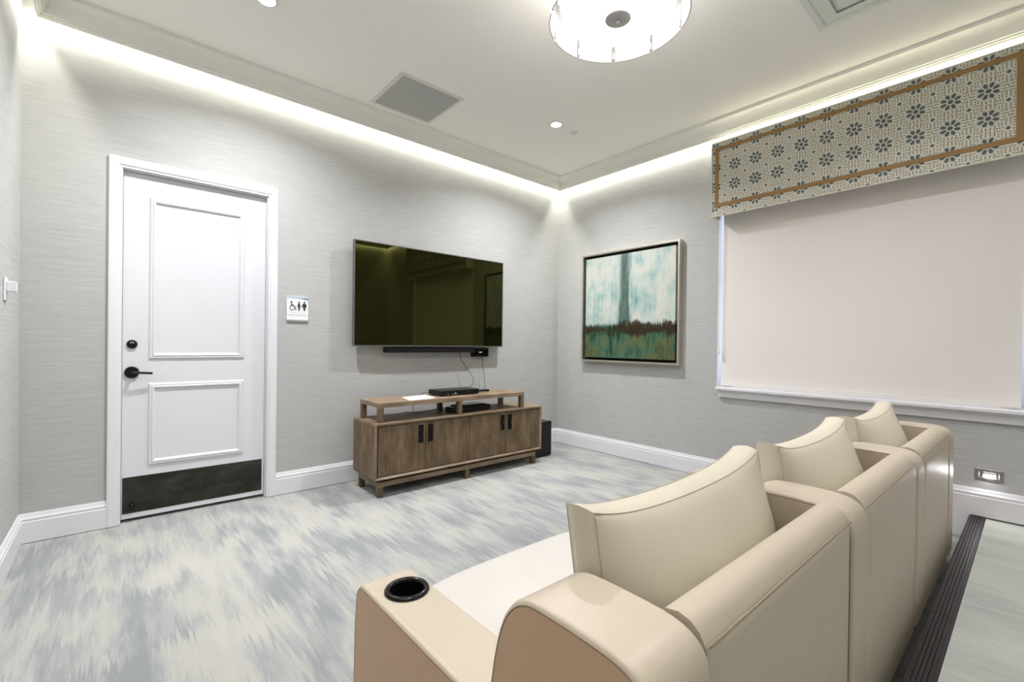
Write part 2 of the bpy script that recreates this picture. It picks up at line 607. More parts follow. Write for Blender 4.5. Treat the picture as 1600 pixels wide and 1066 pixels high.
# baseboards
BP = [(0, 0.004), (.018, 0.004), (.018, .132), (.0145, .137), (.0165, .147), (.0165, .152), (.0105, .164), (.0085, .173), (.0045, .1846), (0, .1846)]
b = B(); prism(b, BP, lambda n, z, a: (a, -n, z), XL, -4.4134); prism(b, BP, lambda n, z, a: (a, -n, z), -3.3716, 0)
structure('baseboard_back', b, M['white'], 'white moulded baseboard under the television wall', 'baseboard')
b = B(); prism(b, BP, lambda n, z, a: (-n, a, z), 0, -3.70)
BP2 = [(0, 0.004), (.018, 0.004)] + [(n, z + .163) for n, z in BP[2:]]
prism(b, BP2, lambda n, z, a: (-n, a, z), -3.70, STEP_Y + .002)
BP3 = [(n, max(z + .163, .17)) for n, z in BP]
prism(b, BP3, lambda n, z, a: (-n, a, z), STEP_Y + .002, YR)
structure('baseboard_right', b, M['white'], 'white moulded baseboard under the window wall, stepping up behind the sofa', 'baseboard')
b = B(); prism(b, BP, lambda n, z, a: (XL + n, a, z), 0, STEP_Y); prism(b, BP3, lambda n, z, a: (XL + n, a, z), STEP_Y, YR)
structure('baseboard_left', b, M['white'], 'white moulded baseboard along the wall at the left edge', 'baseboard')
b = B(); prism(b, BP3, lambda n, z, a: (a, YR + n, z), XL, 0)
structure('baseboard_front', b, M['white'], 'white moulded baseboard behind the camera', 'baseboard')

# crown moulding standing off the wall, light pocket behind it
cov = [(0.104 + 0.072 * (1 - math.cos(R(t))), 3.292 + 0.074 * math.sin(R(t))) for t in range(0, 91, 10)]
CP = [(.060, 3.2563), (.072, 3.2563), (.074, 3.266), (.084, 3.268), (.086, 3.279), (.096, 3.281), (.098, 3.290)] + cov[1:] + \
     [(.190, 3.368), (.191, ZC + .002), (.060, ZC + .002)]


def crown_piece(side):
    bm = B()
    n = len(CP)
    f = {'back': lambda d, z: ((XL + d, -d, z), (-d, -d, z)), 'right': lambda d, z: ((-d, -d, z), (-d, YR + d, z)),
         'left': lambda d, z: ((XL + d, YR + d, z), (XL + d, -d, z)), 'front': lambda d, z: ((-d, YR + d, z), (XL + d, YR + d, z))}[side]
    va, vb = [], []
    for d, z in CP:
        p, q = f(d, z)
        va.append(bm.verts.new(p)); vb.append(bm.verts.new(q))
    for i in range(n):
        j = (i + 1) % n
        bm.faces.new((va[i], va[j], vb[j], vb[i]))
    bm.faces.new(va[::-1]); bm.faces.new(vb)
    return bm


for k, (s, lb) in enumerate((('back', 'cream crown moulding with hidden strip light above the television wall'),
                             ('right', 'cream crown moulding with hidden strip light above the window valance'),
                             ('left', 'cream crown moulding at the top left corner'),
                             ('front', 'cream crown moulding behind the camera'))):
    structure('trim_%d' % (k + 1), crown_piece(s), M['crown'], lb, 'crown moulding', smooth=True, angle=25)

# ------------------------------------------------------------------ door
door = thing('door_1', 'white two-panel door with black lever and dark kick plate', 'door', ((DX0 + DX1) / 2, 0, 0), kind='structure')
OFF = Vector(door.location)


def part(name, bm, mats, parent, **kw):
    """part given in world coordinates, hung under an unrotated thing"""
    base = Vector((0, 0, 0))
    p = parent
    while p is not None:
        base += Vector(p.location)
        p = p.parent
    bmesh.ops.translate(bm, verts=bm.verts[:], vec=-base)
    return obj(name, bm, mats, parent=parent, **kw)


CASP = [(0, 0), (0, .020), (.012, .022), (.050, .019), (.052, .014), (.0685, .012), (.0685, 0)]
b = B()
bt = -.20                      # casing legs: build a full frame and keep what is above the floor
frame(b, -4.4134, -3.3716, bt, 2.5224, CASP, back)
bmesh.ops.bisect_plane(b, geom=b.verts[:] + b.edges[:] + b.faces[:], plane_co=(0, 0, .004), plane_no=(0, 0, 1), clear_inner=True)
bmesh.ops.holes_fill(b, edges=b.edges[:])
# jamb lining with stop
box(b, (DX0 - .001, 0.001, .004), (DX0 + .004, 0.14, DZ)); box(b, (DX1 - .004, 0.001, .004), (DX1 + .001, 0.14, DZ)); box(b, (DX0, 0.001, DZ - .004), (DX1, 0.14, DZ + .001))
part('door_frame', b, M['white'], door)
b = B(); box(b, (DX0 + .006, 0.034, .022), (DX1 - .006, 0.078, DZ - .008))
leaf = part('door_leaf', b, M['door'], door, bevel=.002)
MP = [(0, 0), (.004, .006), (.012, .012), (.020, .010), (.026, .015), (.034, .013), (.040, .004), (.044, 0)]
dface = lambda a, c, n: (a, 0.034 - n, c)
for z0, z1 in ((1.137, 2.292), (.378, .967)):
    b = B(); frame(b, -4.198, -3.598, z0, z1, MP, dface)
    part('panel_moulding', b, M['door'], leaf)
b = B(); box(b, (-4.333, 0.0325, .058), (-3.465, 0.034, .312))
part('kick_plate', b, M['kick'], leaf, label='dark smudged metal kick plate')
b = B()
lathe(b, [(0, -.034 - .0), (.006, -.034), (.006, -.008), (.0, -.008)], (-4.282, 0.034, .115), 12, 'y')
lathe(b, [(0, -.008), (.018, -.008), (.018, 0), (0, 0)], (-4.282, 0.034, .115), 16, 'y')
lathe(b, [(0, .0), (.009, -.01), (.009, -.055), (0, -.06)], (-4.282, 0.0, .135), 12, 'z')
part('door_stop', b, M['black_metal'], leaf)
b = B()
lathe(b, [(0, -.014), (.026, -.014), (.030, -.010), (.030, 0), (0, 0)], (-4.287, 0.034, 1.244), 32, 'y')
lathe(b, [(0, -.022), (.010, -.022), (.012, -.014), (0, -.014)], (-4.287, 0.034, 1.244), 20, 'y')
part('deadbolt', b, M['black_metal'], leaf, smooth=True)
b = B(); box(b, (-4.297, 0.018, 1.250), (-4.277, 0.0205, 1.258))
part('lock_indicator', b, M['led_green'], leaf)
b = B()
lathe(b, [(0, -.016), (.036, -.016), (.041, -.011), (.041, 0), (0, 0)], (-4.287, 0.034, 1.047), 36, 'y')
lathe(b, [(0, -.062), (.010, -.062), (.012, -.05), (.013, -.016), (0, -.016)], (-4.287, 0.034, 1.047), 20, 'y')
hp = smooth_path([(-4.293, -0.022, 1.047), (-4.27, -0.026, 1.047), (-4.23, -0.022, 1.044), (-4.175, -0.018, 1.040)], 5)
tube(b, hp, .0085, 10)
part('lever_handle', b, M['black_metal'], leaf, smooth=True)

# ------------------------------------------------------------------ window
win = thing('window_1', 'white window with deep sill hidden behind the roller blind', 'window', (0, (WY0 + WY1) / 2, WZ0), kind='structure')
b = B()
FR = [(0, -.235), (0, -.001), (.008, -.001), (.008, -.14), (.06, -.14), (.06, -.20), (.008, -.235)]
frame(b, WY0, WY1, WZ0, WZ1, FR, right)
ym = (WY0 + WY1) / 2
box(b, (.145, ym - .03, WZ0 + .05), (.20, ym + .03, WZ1 - .05))
box(b, (.15, WY0 + .05, 1.92), (.195, WY1 - .05, 1.97))
part('window_frame', b, M['white'], win)
for y0, y1 in ((WY0 + .06, ym - .03), (ym + .03, WY1 - .06)):
    b = B(); box(b, (.168, y0, WZ0 + .06), (.174, y1, WZ1 - .06))
    part('window_pane', b, M['glass'], win)
b = B()
box(b, (-.062, -4.106, .866), (.10, -2.112, .8925))
part('window_sill', b, M['white'], win, bevel=.006)
b = B()
AP = [(0, .797), (.020, .797), (.022, .803), (.020, .815), (.016, .84), (.022, .855), (.034, .866), (0, .866)]
prism(b, AP, lambda n, z, a: (-n, a, z), -2.126, -4.092)
part('window_apron', b, M['white'], win, smooth=True, angle=30)

# roller blind
bl = thing('roller_blind', 'beige roller blind drawn fully down over the window', 'blind', (0.03, ym, .9))
b = B()
nu, nv = 60, 40
BY0, BY1, BZ0, BZ1 = -4.056, -2.134, .905, 2.96
grid = []
for i in range(nu + 1):
    u = i / nu
    row = []
    for j in range(nv + 1):
        v = j / nv
        e = max(0, 1 - v / .12)
        cur = .020 * e * e * (math.exp(-((u - 1.0) / .07) ** 2) - .5 * math.exp(-((u - .9) / .05) ** 2) + .6 * math.exp(-(u / .05) ** 2))
        row.append(Vector((.030 - cur - .002 * math.sin(u * 9) * (1 - v), BY0 + (BY1 - BY0) * u, BZ0 + (BZ1 - BZ0) * v)))
    grid.append(row)
for s in (0, 1):
    vv = [[b.verts.new(p + Vector((.0012 * s, 0, 0))) for p in row] for row in grid]
    for i in range(nu):
        for j in range(nv):
            q = (vv[i][j], vv[i + 1][j], vv[i + 1][j + 1], vv[i][j + 1])
            b.faces.new(q if s == 0 else q[::-1])
part('blind_fabric', b, M['blind'], bl, smooth=True, angle=60, recalc=False)
b = B(); box(b, (.026, BY0 + .004, .8945), (.036, BY1 - .004, .935))
part('bottom_bar', b, M['hem'], bl, bevel=.003)
b = B(); lathe(b, [(0, 0), (.022, 0), (.022, BY1 - BY0), (0, BY1 - BY0)], (.052, BY0, 2.965), 24, 'y')
part('roller_tube', b, M['white_metal'], bl, smooth=True)
b = B()
tube(b, smooth_path([(-.012, -2.108, 2.62), (-.012, -2.108, 2.0), (-.012, -2.109, 1.45), (-.012, -2.112, 1.28), (-.012, -2.120, 1.235), (-.012, -2.128, 1.28), (-.010, -2.130, 1.45), (-.008, -2.130, 2.0), (-.008, -2.130, 2.62)], 6), .0022, 6)
part('bead_chain', b, M['cord'], bl, smooth=True)
b = B(); box(b, (-.018, -2.130, 1.205), (0.0, -2.108, 1.255))
part('chain_tensioner', b, M['cord'], bl, bevel=.004)

# ------------------------------------------------------------------ valance
VY0, VY1, VZ0, VZ1, VN = -4.10, -2.097, 2.490, 3.1766, .152
val = thing('window_valance', 'patterned fabric valance box with gold brown border above the window', 'valance', (0, ym, VZ0))
b = B()
box(b, (-VN + .001, VY0, VZ0), (-VN + .020, VY1, VZ1))
box(b, (-VN + .02, VY0, VZ0), (-.002, VY0 + .018, VZ1)); box(b, (-VN + .02, VY1 - .018, VZ0), (-.002, VY1, VZ1))
box(b, (-VN + .02, VY0 + .018, VZ1 - .018), (-.002, VY1 - .018, VZ1))


def clip(pts, y0, y1, z0, z1):
    for ax, lim, sgn in ((0, y0, 1), (0, y1, -1), (1, z0, 1), (1, z1, -1)):
        out = []
        for i in range(len(pts)):
            p, q = pts[i - 1], pts[i]
            dp, dq = sgn * (p[ax] - lim), sgn * (q[ax] - lim)
            if (dp >= 0) != (dq >= 0):
                t = dp / (dp - dq)
                out.append((p[0] + (q[0] - p[0]) * t, p[1] + (q[1] - p[1]) * t))
            if dq >= 0:
                out.append(q)
        pts = out
        if len(pts) < 3:
            return []
    return pts


def printed(bm, pts, h, mi):
    pts = clip(pts, VY0 + .001, VY1 - .001, VZ0 + .001, VZ1 - .001)
    area = sum(pts[i - 1][0] * pts[i][1] - pts[i][0] * pts[i - 1][1] for i in range(len(pts))) if pts else 0
    if abs(area) > 2e-7:
        # facing the room (-x): order so the normal points to -x
        f = poly(bm, [right(p[0], p[1], VN - .001 + h) for p in pts], mi)
        f.normal_update()
        if f.normal.x > 0:
            f.normal_flip()


def rot(p, a):
    c, s = math.cos(a), math.sin(a)
    return (p[0] * c - p[1] * s, p[0] * s + p[1] * c)


S = .1768
shapes = []                                  # (points in cell units, height, material)
shapes.append(([(.345 * math.cos(R(22.5 + 45 * k)), .345 * math.sin(R(22.5 + 45 * k))) for k in range(8)], .0003, 2))
for k in range(8):
    a = R(22.5 + 45 * k)
    shapes.append(([rot(p, a) for p in ((.110, 0), (.155, -.048), (.255, -.060), (.312, 0), (.255, .060), (.155, .048))], .0006, 1))
shapes.append(([(.080 * math.cos(R(45 * k)), .080 * math.sin(R(45 * k))) for k in range(8)], .0006, 1))


def tri(cx, cy, r, a):
    return [(cx + r * math.cos(a + R(120 * k)), cy + r * math.sin(a + R(120 * k))) for k in range(3)]


for cx, cy in ((.5, .5),):
    shapes.append(([(cx + .105, cy), (cx, cy + .105), (cx - .105, cy), (cx, cy - .105)], .0003, 2))
    shapes.append(([(cx + .072, cy), (cx, cy + .072), (cx - .072, cy), (cx, cy - .072)], .0006, 1))
dots = []


def try_dot(px, py, r, a, gap=.052):
    px, py = (px + .5) % 1 - .5, (py + .5) % 1 - .5
    if math.hypot(px, py) < .352 or abs(.5 - abs(px)) + abs(.5 - abs(py)) < .125 or min(abs(.5 - abs(px)) + abs(py), abs(px) + abs(.5 - abs(py))) < .045:
        return
    for qx, qy in dots:
        ddx, ddy = abs(px - qx), abs(py - qy)
        if math.hypot(min(ddx, 1 - ddx), min(ddy, 1 - ddy)) < gap:
            return
    dots.append((px, py))
    shapes.append((tri(px, py, r, a), .0006, 3))


for cx, cy, rings_ in ((.5, .5, ((.15, 8), (.215, 12), (.28, 16))), (0, 0, ((.375, 20), (.43, 24), (.485, 28))), (.5, 0, ((.075, 8), (.14, 12))), (0, .5, ((.075, 8), (.14, 12)))):
    for rr_, cnt in rings_:
        for k in range(cnt):
            a = 2 * math.pi * (k + .5) / cnt
            try_dot(cx + rr_ * math.cos(a), cy + rr_ * math.sin(a), .035, a + R(60) * (k % 2))
for cx, cy in ((.5, 0), (0, .5)):
    shapes.append(([(cx + .024, cy), (cx, cy + .024), (cx - .024, cy), (cx, cy - .024)], .0006, 4))
for i in range(-2, 13):
    for j in range(-3, 3):
        cy_, cz_ = -2.308 - .1765 * i, 2.850 + S * j + S / 2
        for pts, h, mi in shapes:
            printed(b, [(cy_ - p[0] * .1765, cz_ + p[1] * S) for p in pts], h, mi)
part('valance_board', b, [M['cream'], M['slate'], M['mist'], M['umber'], M['trim_gold']], val, recalc=False)
b = B(); frame(b, -4.052, -2.130, 2.5725, 3.130, [(0, 0), (0, .0035), (.034, .0035), (.034, 0)], lambda a, c, n: right(a, c, VN + n))
part('ribbon_border', b, M['trim_gold'], val)
b = B()
tube(b, [right(VY1, VZ0, VN), right(VY1, VZ1, VN)], .004, 8)
tube(b, [right(VY0, VZ0, VN), right(VY0, VZ1, VN)], .004, 8)
tube(b, [right(VY0, VZ0, VN), right(VY1, VZ0, VN)], .004, 8)
tube(b, [right(VY0, VZ1, VN), right(VY1, VZ1, VN)], .004, 8)
part('welt_cord', b, M['cream'], val, smooth=True)

# ------------------------------------------------------------------ painting
PY0, PY1, PZ0, PZ1 = -1.7402, -.4561, 1.0777, 2.3636
pic = thing('wall_painting', 'square abstract teal and green painting in silver frame on window wall', 'painting', (0, (PY0 + PY1) / 2, PZ0))
b = B(); frame(b, PY0, PY1, PZ0, PZ1, [(0, .002), (0, .068), (.002, .0705), (.019, .0705), (.021, .068), (.021, .012), (.021, .002)], right)
part('picture_frame', b, M['pewter'], pic)
b = B(); box(b, (-.014, PY0 + .012, PZ0 + .012), (-.003, PY1 - .012, PZ1 - .012))
part('backing_board', b, M['dark_gap'], pic)
b = B(); box(b, (-.052, PY0 + .052, PZ0 + .052), (-.014, PY1 - .052, PZ1 - .052))
cv = obj('canvas', b, M['art'], loc=(0, PY1 - .042, PZ0 + .042), bevel=.002)
cv.location = Vector(cv.location) - Vector(pic.location)
cv.parent = pic

# ------------------------------------------------------------------ television
TX0, TX1, TZ0, TZ1, TN = -2.7690, -1.0350, 1.2410, 2.2020, .11
tv = thing('television', 'large black flat screen television mounted on the grey wall', 'television', ((TX0 + TX1) / 2, 0, TZ0))
b = B(); box(b, (TX0 + .004, -TN + .010, TZ0 + .004), (TX1 - .004, -TN + .035, TZ1 - .004)); box(b, (TX0 + .25, -TN + .035, TZ0 + .12), (TX1 - .25, -.018, TZ1 - .25))
part('television_body', b, M['black'], tv, bevel=.004)
b = B(); frame(b, TX0, TX1, TZ0, TZ1, [(0, TN - .036), (0, TN - .001), (.001, TN), (.009, TN), (.010, TN - .003), (.010, TN - .036)], back)
part('bezel', b, M['bezel'], tv)
b = B(); box(b, (TX0 + .009, -TN + .003, TZ0 + .009), (TX1 - .009, -TN + .011, TZ1 - .009))
part('screen', b, M['screen'], tv)
b = B(); box(b, (-2.15, -.018, 1.45), (-1.62, -.0015, 2.0))
part('wall_bracket', b, M['black_metal'], tv)

b = B(); box(b, (-2.440, -.095, 1.180), (-1.405, -.008, 1.228))
sb = obj('soundbar', b, M['black'], bevel=.006)
tag(sb, 'slim black soundbar on the wall directly under the television', 'soundbar')

ob = thing('cable_box', 'small black wall box of connectors under the right end of the television', 'cable box', (-1.296, 0, 1.13))
b = B(); frame(b, -1.400, -1.190, 1.130, 1.2255, [(0, 0), (0, .05), (.014, .05), (.014, .02), (.014, 0)], back); box(b, (-1.39, -.018, 1.14), (-1.20, -.001, 1.22))
part('housing', b, M['black'], ob)
for x in (-1.335, -1.255):
    b = B(); box(b, (x - .012, -.046, 1.150), (x + .012, -.018, 1.205))
    part('plug', b, M['black_gloss'], ob, bevel=.003)
b = B(); box(b, (-1.312, -.044, 1.172), (-1.278, -.018, 1.186))
part('white_connector', b, M['sign_white'], ob, label='small white connector')


def cable(label, pts, r=.003):
    bm = B()
    tube(bm, smooth_path(pts, 6), r, 8)
    return tag(obj('cable', bm, M['cable'], smooth=True), label, 'cable')


# ------------------------------------------------------------------ cabinet
CX0, CX1, CY0, CY1, CZ0, CZ1 = -2.785, -.902, -.627, -.172, .150, .612
cab = thing('tv_cabinet', 'long weathered oak cabinet with four doors under the television', 'cabinet', ((CX0 + CX1) / 2, (CY0 + CY1) / 2, 0))
b = B()
box(b, (CX0, CY0 + .022, CZ0), (CX0 + .022, CY1, CZ1 - .02)); box(b, (CX1 - .022, CY0 + .022, CZ0), (CX1, CY1, CZ1 - .02))
box(b, (CX0 + .022, CY1 - .02, CZ0), (CX1 - .022, CY1, CZ1 - .02)); box(b, (CX0 + .022, CY0 + .03, CZ0), (CX1 - .022, CY1 - .02, CZ0 + .02))
box(b, (-1.856, CY0 + .03, CZ0 + .02), (-1.838, CY1 - .02, CZ1 - .02))
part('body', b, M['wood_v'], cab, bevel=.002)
b = B(); box(b, (CX0, CY0 + .022, CZ1 - .02), (CX1, CY1, CZ1))
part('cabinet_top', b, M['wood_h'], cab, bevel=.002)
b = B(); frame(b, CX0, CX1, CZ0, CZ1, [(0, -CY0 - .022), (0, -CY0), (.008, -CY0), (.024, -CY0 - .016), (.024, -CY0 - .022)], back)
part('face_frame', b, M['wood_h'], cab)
edges = [CX0 + .026, -2.319, -1.847, -1.398, CX1 - .026]
for i in range(4):
    x0, x1 = edges[i] + .0025, edges[i + 1] - .0025
    b = B(); box(b, (x0, CY0 + .010, CZ0 + .028), (x1, CY0 + .030, CZ1 - .028))
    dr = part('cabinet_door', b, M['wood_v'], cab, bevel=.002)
    hx = x1 - .045 if i % 2 == 0 else x0 + .045
    b = B()
    frame(b, hx - .021, hx + .021, .412, .566, [(0, -CY0 - .012), (0, -CY0 + .002), (.007, -CY0 + .002), (.009, -CY0 - .012)], back)
    box(b, (hx - .017, CY0 + .006, .416), (hx + .017, CY0 + .0105, .562))
    lathe(b, [(0, -.008), (.010, -.008), (.013, -.002), (.013, 0), (0, 0)], (hx, CY0 + .008, .532), 14, 'y')
    box(b, (hx - .012, CY0 - .010, .470), (hx + .012, CY0 + .004, .510))
    part('door_handle', b, M['black_metal'], dr)
BX0, BX1, BY, BYB = -2.746, -.962, -.600, -.195
b = B()
box(b, (BX0, BY, .085), (BX1, BY + .045, .128)); box(b, (BX0, BYB - .045, .085), (BX1, BYB, .128))
box(b, (BX0, BY + .045, .085), (BX0 + .045, BYB - .045, .128)); box(b, (BX1 - .045, BY + .045, .085), (BX1, BYB - .045, .128))
part('base_rail', b, M['wood_h'], cab, bevel=.003)
b = B(); box(b, (BX0 + .03, BY + .03, .126), (BX1 - .03, BYB - .02, .152))  # near-black block; shade of the gap under the body put into its colour
part('dark_gap_fill', b, M['dark_gap'], cab)
for x in (BX0, -1.876, BX1 - .045):
    for y in (BY, BYB - .045):
        b = B(); box(b, (x, y, 0.0), (x + .045, y + .045, .086))
        part('leg', b, M['wood_v'], cab, bevel=.003)

# riser shelf on the cabinet
RX0, RX1, RY0, RY1, RZ = -2.744, -1.136, -.597, -.213, .777
rs = thing('shelf_riser', 'open oak riser bench standing on top of the cabinet', 'shelf', ((RX0 + RX1) / 2, (RY0 + RY1) / 2, CZ1))
b = B(); box(b, (RX0, RY0, RZ - .040), (RX1, RY1, RZ))
part('shelf_top', b, M['wood_h'], rs, bevel=.003)
for x in (RX0, (RX0 + RX1) / 2 - .022, RX1 - .044):
    for y in (RY0, RY1 - .044):
        b = B(); box(b, (x, y, CZ1), (x + .044, y + .044, RZ - .04))
        part('leg', b, M['wood_v'], rs, bevel=.002)

# things on the riser and the cabinet
b = B(); box(b, (-2.395, -.318, RZ), (-2.115, -.315, RZ + .001))
b.free()
b = B()
pp = [(-2.400, -.318), (-2.125, -.270), (-2.175, -.545), (-2.452, -.575)]
pv = [b.verts.new((x, y, RZ + .0005)) for x, y in pp]; pw = [b.verts.new((x, y, RZ + .0015)) for x, y in pp]
b.faces.new(pv); b.faces.new(pw)
for i in range(4):
    b.faces.new((pv[i - 1], pv[i], pw[i], pw[i - 1]))
tag(obj('paper_sheet', b, M['paper']), 'white paper sheet lying on the riser shelf beside the disc player', 'paper')

DV = dict(x0=-2.085, x1=-1.640, y0=-.482, y1=-.262, z0=RZ + .006, z1=RZ + .052)
dv = thing('disc_player', 'flat black disc player on top of the riser shelf', 'disc player', ((DV['x0'] + DV['x1']) / 2, (DV['y0'] + DV['y1']) / 2, RZ))
b = B(); box(b, (DV['x0'], DV['y0'], DV['z0']), (DV['x1'], DV['y1'], DV['z1']))
part('player_body', b, M['black'], dv, bevel=.003)
for x in (-2.05, -1.675):
    for y in (-.45, -.29):
        b = B(); lathe(b, [(0, 0), (.012, 0), (.012, .0065), (0, .0065)], (x, y, RZ), 12)
        part('foot', b, M['black'], dv)
b = B(); box(b, (-1.905, DV['y0'] - .001, RZ + .018), (-1.80, DV['y0'] + .002, RZ + .038))
part('disc_tray', b, M['black_gloss'], dv)
b = B()
for x0, x1, z0, z1 in ((-1.958, -1.940, .013, .018), (-1.9405, -1.918, .013, .0175), (-1.9185, -1.897, .013, .018), (-1.926, -1.913, .0175, .032)):
    box(b, (x0, DV['y0'] - .0015, RZ + z0), (x1, DV['y0'] + .001, RZ + z1))
part('front_printing', b, M['grey_ink'], dv, label='small pale printed mark')
b = B(); box(b, (-2.012, DV['y0'] - .0015, RZ + .012), (-1.995, DV['y0'] + .001, RZ + .018))
part('power_button', b, M['grey_ink'], dv, label='pale grey button')
b = B()
for i in range(4):
    for z in (.016, .026, .036):
        box(b, (-1.705 + i * .015, DV['y0'] - .0025, RZ + z), (-1.694 + i * .015, DV['y0'] + .001, RZ + z + .006))
part('button_row', b, M['black_gloss'], dv)

rm = B()
rp = smooth_path([(-1.60, -.345, RZ + .012), (-1.55, -.35, RZ + .015), (-1.49, -.362, RZ + .016), (-1.43, -.37, RZ + .014)], 5)
tube(rm, rp, .012, 10)
tag(obj('adapter_plug', rm, M['black'], smooth=True), 'small black adapter lying on the riser right of the disc player', 'adapter')

BX = dict(x0=-1.855, x1=-1.505, y0=-.50, y1=-.30, z0=CZ1 + .005, z1=CZ1 + .055)
bx = thing('receiver_box', 'black receiver on the cabinet top, under the riser shelf', 'receiver', ((BX['x0'] + BX['x1']) / 2, (BX['y0'] + BX['y1']) / 2, CZ1))
b = B(); box(b, (BX['x0'], BX['y0'], BX['z0']), (BX['x1'], BX['y1'], BX['z1']))
part('receiver_body', b, M['black'], bx, bevel=.006)
b = B(); box(b, (BX['x0'] + .04, BX['y0'] + .03, BX['z1'] - .001), (BX['x1'] - .05, BX['y1'] - .02, BX['z1'] + .008))
part('top_plate', b, M['black_gloss'], bx, bevel=.004)
for x in (BX['x0'] + .03, BX['x1'] - .03):
    for y in (BX['y0'] + .03, BX['y1'] - .03):
        b = B(); lathe(b, [(0, 0), (.01, 0), (.01, .006), (0, .006)], (x, y, CZ1), 12)
        part('foot', b, M['black'], bx)
b = B(); box(b, (-1.955, -.47, CZ1), (-1.885, -.36, CZ1 + .048))
tag(obj('power_adapter', b, M['black'], bevel=.006), 'black power brick behind the middle leg of the riser', 'adapter')

cable('thin cable hanging from the soundbar down to the disc player', [(-1.585, -.05, 1.18), (-1.565, -.06, 1.10), (-1.505, -.09, 1.00), (-1.485, -.16, .92), (-1.52, -.22, .86), (-1.60, -.255, .812)])
cable('thin cable hanging from the black wall box to the riser', [(-1.262, -.03, 1.15), (-1.265, -.045, 1.05), (-1.285, -.10, .93), (-1.35, -.20, .83), (-1.40, -.26, .782)])
cable('short cable running from the power brick along the cabinet top', [(-1.95, -.42, CZ1 + .03), (-2.03, -.41, CZ1 + .05), (-2.12, -.39, CZ1 + .035), (-2.2, -.33, CZ1 + .012), (-2.3, -.2, CZ1 + .008)])
cable('cable dropping behind the paper end of the riser shelf', [(-2.10, -.30, RZ + .02), (-2.14, -.24, RZ + .012), (-2.20, -.195, .72), (-2.21, -.187, .65), (-2.21, -.182, CZ1 + .004)])

# subwoofer beside the cabinet
sw = thing('subwoofer', 'black floor speaker box beside the right end of the cabinet', 'speaker', (-.70, -.40, 0))
SX0, SX1, SY0, SY1, SH = -.868, -.585, -.470, -.130, .398
b = B(); box(b, (SX0, SY0, .012), (SX1, SY1, SH))
part('speaker_cabinet', b, M['black_gloss'], sw, bevel=.004)
for x in (SX0 + .03, SX1 - .03):
    for y in (SY0 + .03, SY1 - .03):
        b = B(); lathe(b, [(0, 0), (.014, 0), (.014, .013), (0, .013)], (x, y, 0), 12)
        part('foot', b, M['black'], sw)
b = B(); box(b, (SX0 + .02, SY0 - .006, .06), (SX1 - .02, SY0 + .001, SH - .02))
part('speaker_grille', b, M['black'], sw, bevel=.003)

# ------------------------------------------------------------------ sign
sg = thing('restroom_sign', 'square white restroom sign with three black pictograms right of the door', 'sign', (-3.212, 0, 1.458))
GX0, GX1, GZ0, GZ1 = -3.297, -3.127, 1.458, 1.655
GW = GX1 - GX0
b = B(); box(b, (GX0, -.012, GZ0), (GX1, -.0005, GZ1))
part('sign_plate', b, [M['sign_white']], sg, bevel=.0015)
b = B(); box(b, (GX0, -.0125, GZ0 - .012), (GX1, -.0005, GZ0))
part('plate_edge', b, M['sign_edge'], sg)
b = B()
pts = [(GX0, GZ1)] + [(GX0 + GW * t / 10, GZ1 - .014 - .014 * (t / 10) ** 2) for t in range(0, 11)] + [(GX1, GZ1)]
prism(b, pts, lambda p, q, a: (p, -a, q), .012, .0126)
part('blue_swoosh', b, M['sign_blue'], sg, label='pale blue swoosh')
b = B()
pts = [(GX0 + GW * .64, GZ1 - .012), (GX1, GZ1 - .010), (GX1, GZ1 - .024), (GX0 + GW * .82, GZ1 - .021)]
prism(b, pts, lambda p, q, a: (p, -a, q), .0126, .013)
part('teal_swoosh', b, M['sign_teal'], sg, label='teal swoosh')


def sp(u, v):          # sign space: u 0..1 across, v metres up from the plate bottom
    return (GX0 + GW * u, -.0128, GZ0 + v)


def disc(bm, u, v, r):
    lathe(bm, [(0, -.001), (r, -.001), (r, .001), (0, .001)], sp(u, v), 20, 'y')


def stroke(bm, pts, r):
    tube(bm, [sp(u, v) for u, v in pts], r, 6)


def slab(bm, pts):
    prism(bm, pts, lambda u, v, a: (sp(u, v)[0], -a, sp(u, v)[2]), .012, .0135)


b = B()        # wheelchair user
disc(b, .205, .150, .0075)
stroke(b, [(.20, .138), (.215, .118), (.30, .118), (.345, .118), (.40, .090), (.45, .094)], .0036)
stroke(b, [(.21, .130), (.30, .128)], .003)
ws = [(.235 + .105 * math.cos(R(t)), .103 + .0185 * math.sin(R(t))) for t in range(110, 356, 15)]
stroke(b, ws, .0026)
part('wheelchair_pictogram', b, M['ink'], sg)
b = B()        # woman
disc(b, .56, .150, .0072)
slab(b, [(.53, .140), (.59, .140), (.585, .125), (.625, .105), (.495, .105), (.535, .125)])
stroke(b, [(.535, .137), (.46, .112)], .0024); stroke(b, [(.585, .137), (.66, .112)], .0024)
stroke(b, [(.545, .105), (.545, .078)], .0026); stroke(b, [(.575, .105), (.575, .078)], .0026)
part('woman_pictogram', b, M['ink'], sg)
b = B()        # man
disc(b, .81, .150, .0072)
slab(b, [(.74, .139), (.88, .139), (.865, .108), (.755, .108)])
stroke(b, [(.735, .137), (.722, .105)], .0028); stroke(b, [(.885, .137), (.898, .105)], .0028)
slab(b, [(.765, .109), (.855, .109), (.848, .078), (.818, .078), (.81, .1), (.802, .078), (.772, .078)])
part('man_pictogram', b, M['ink'], sg)


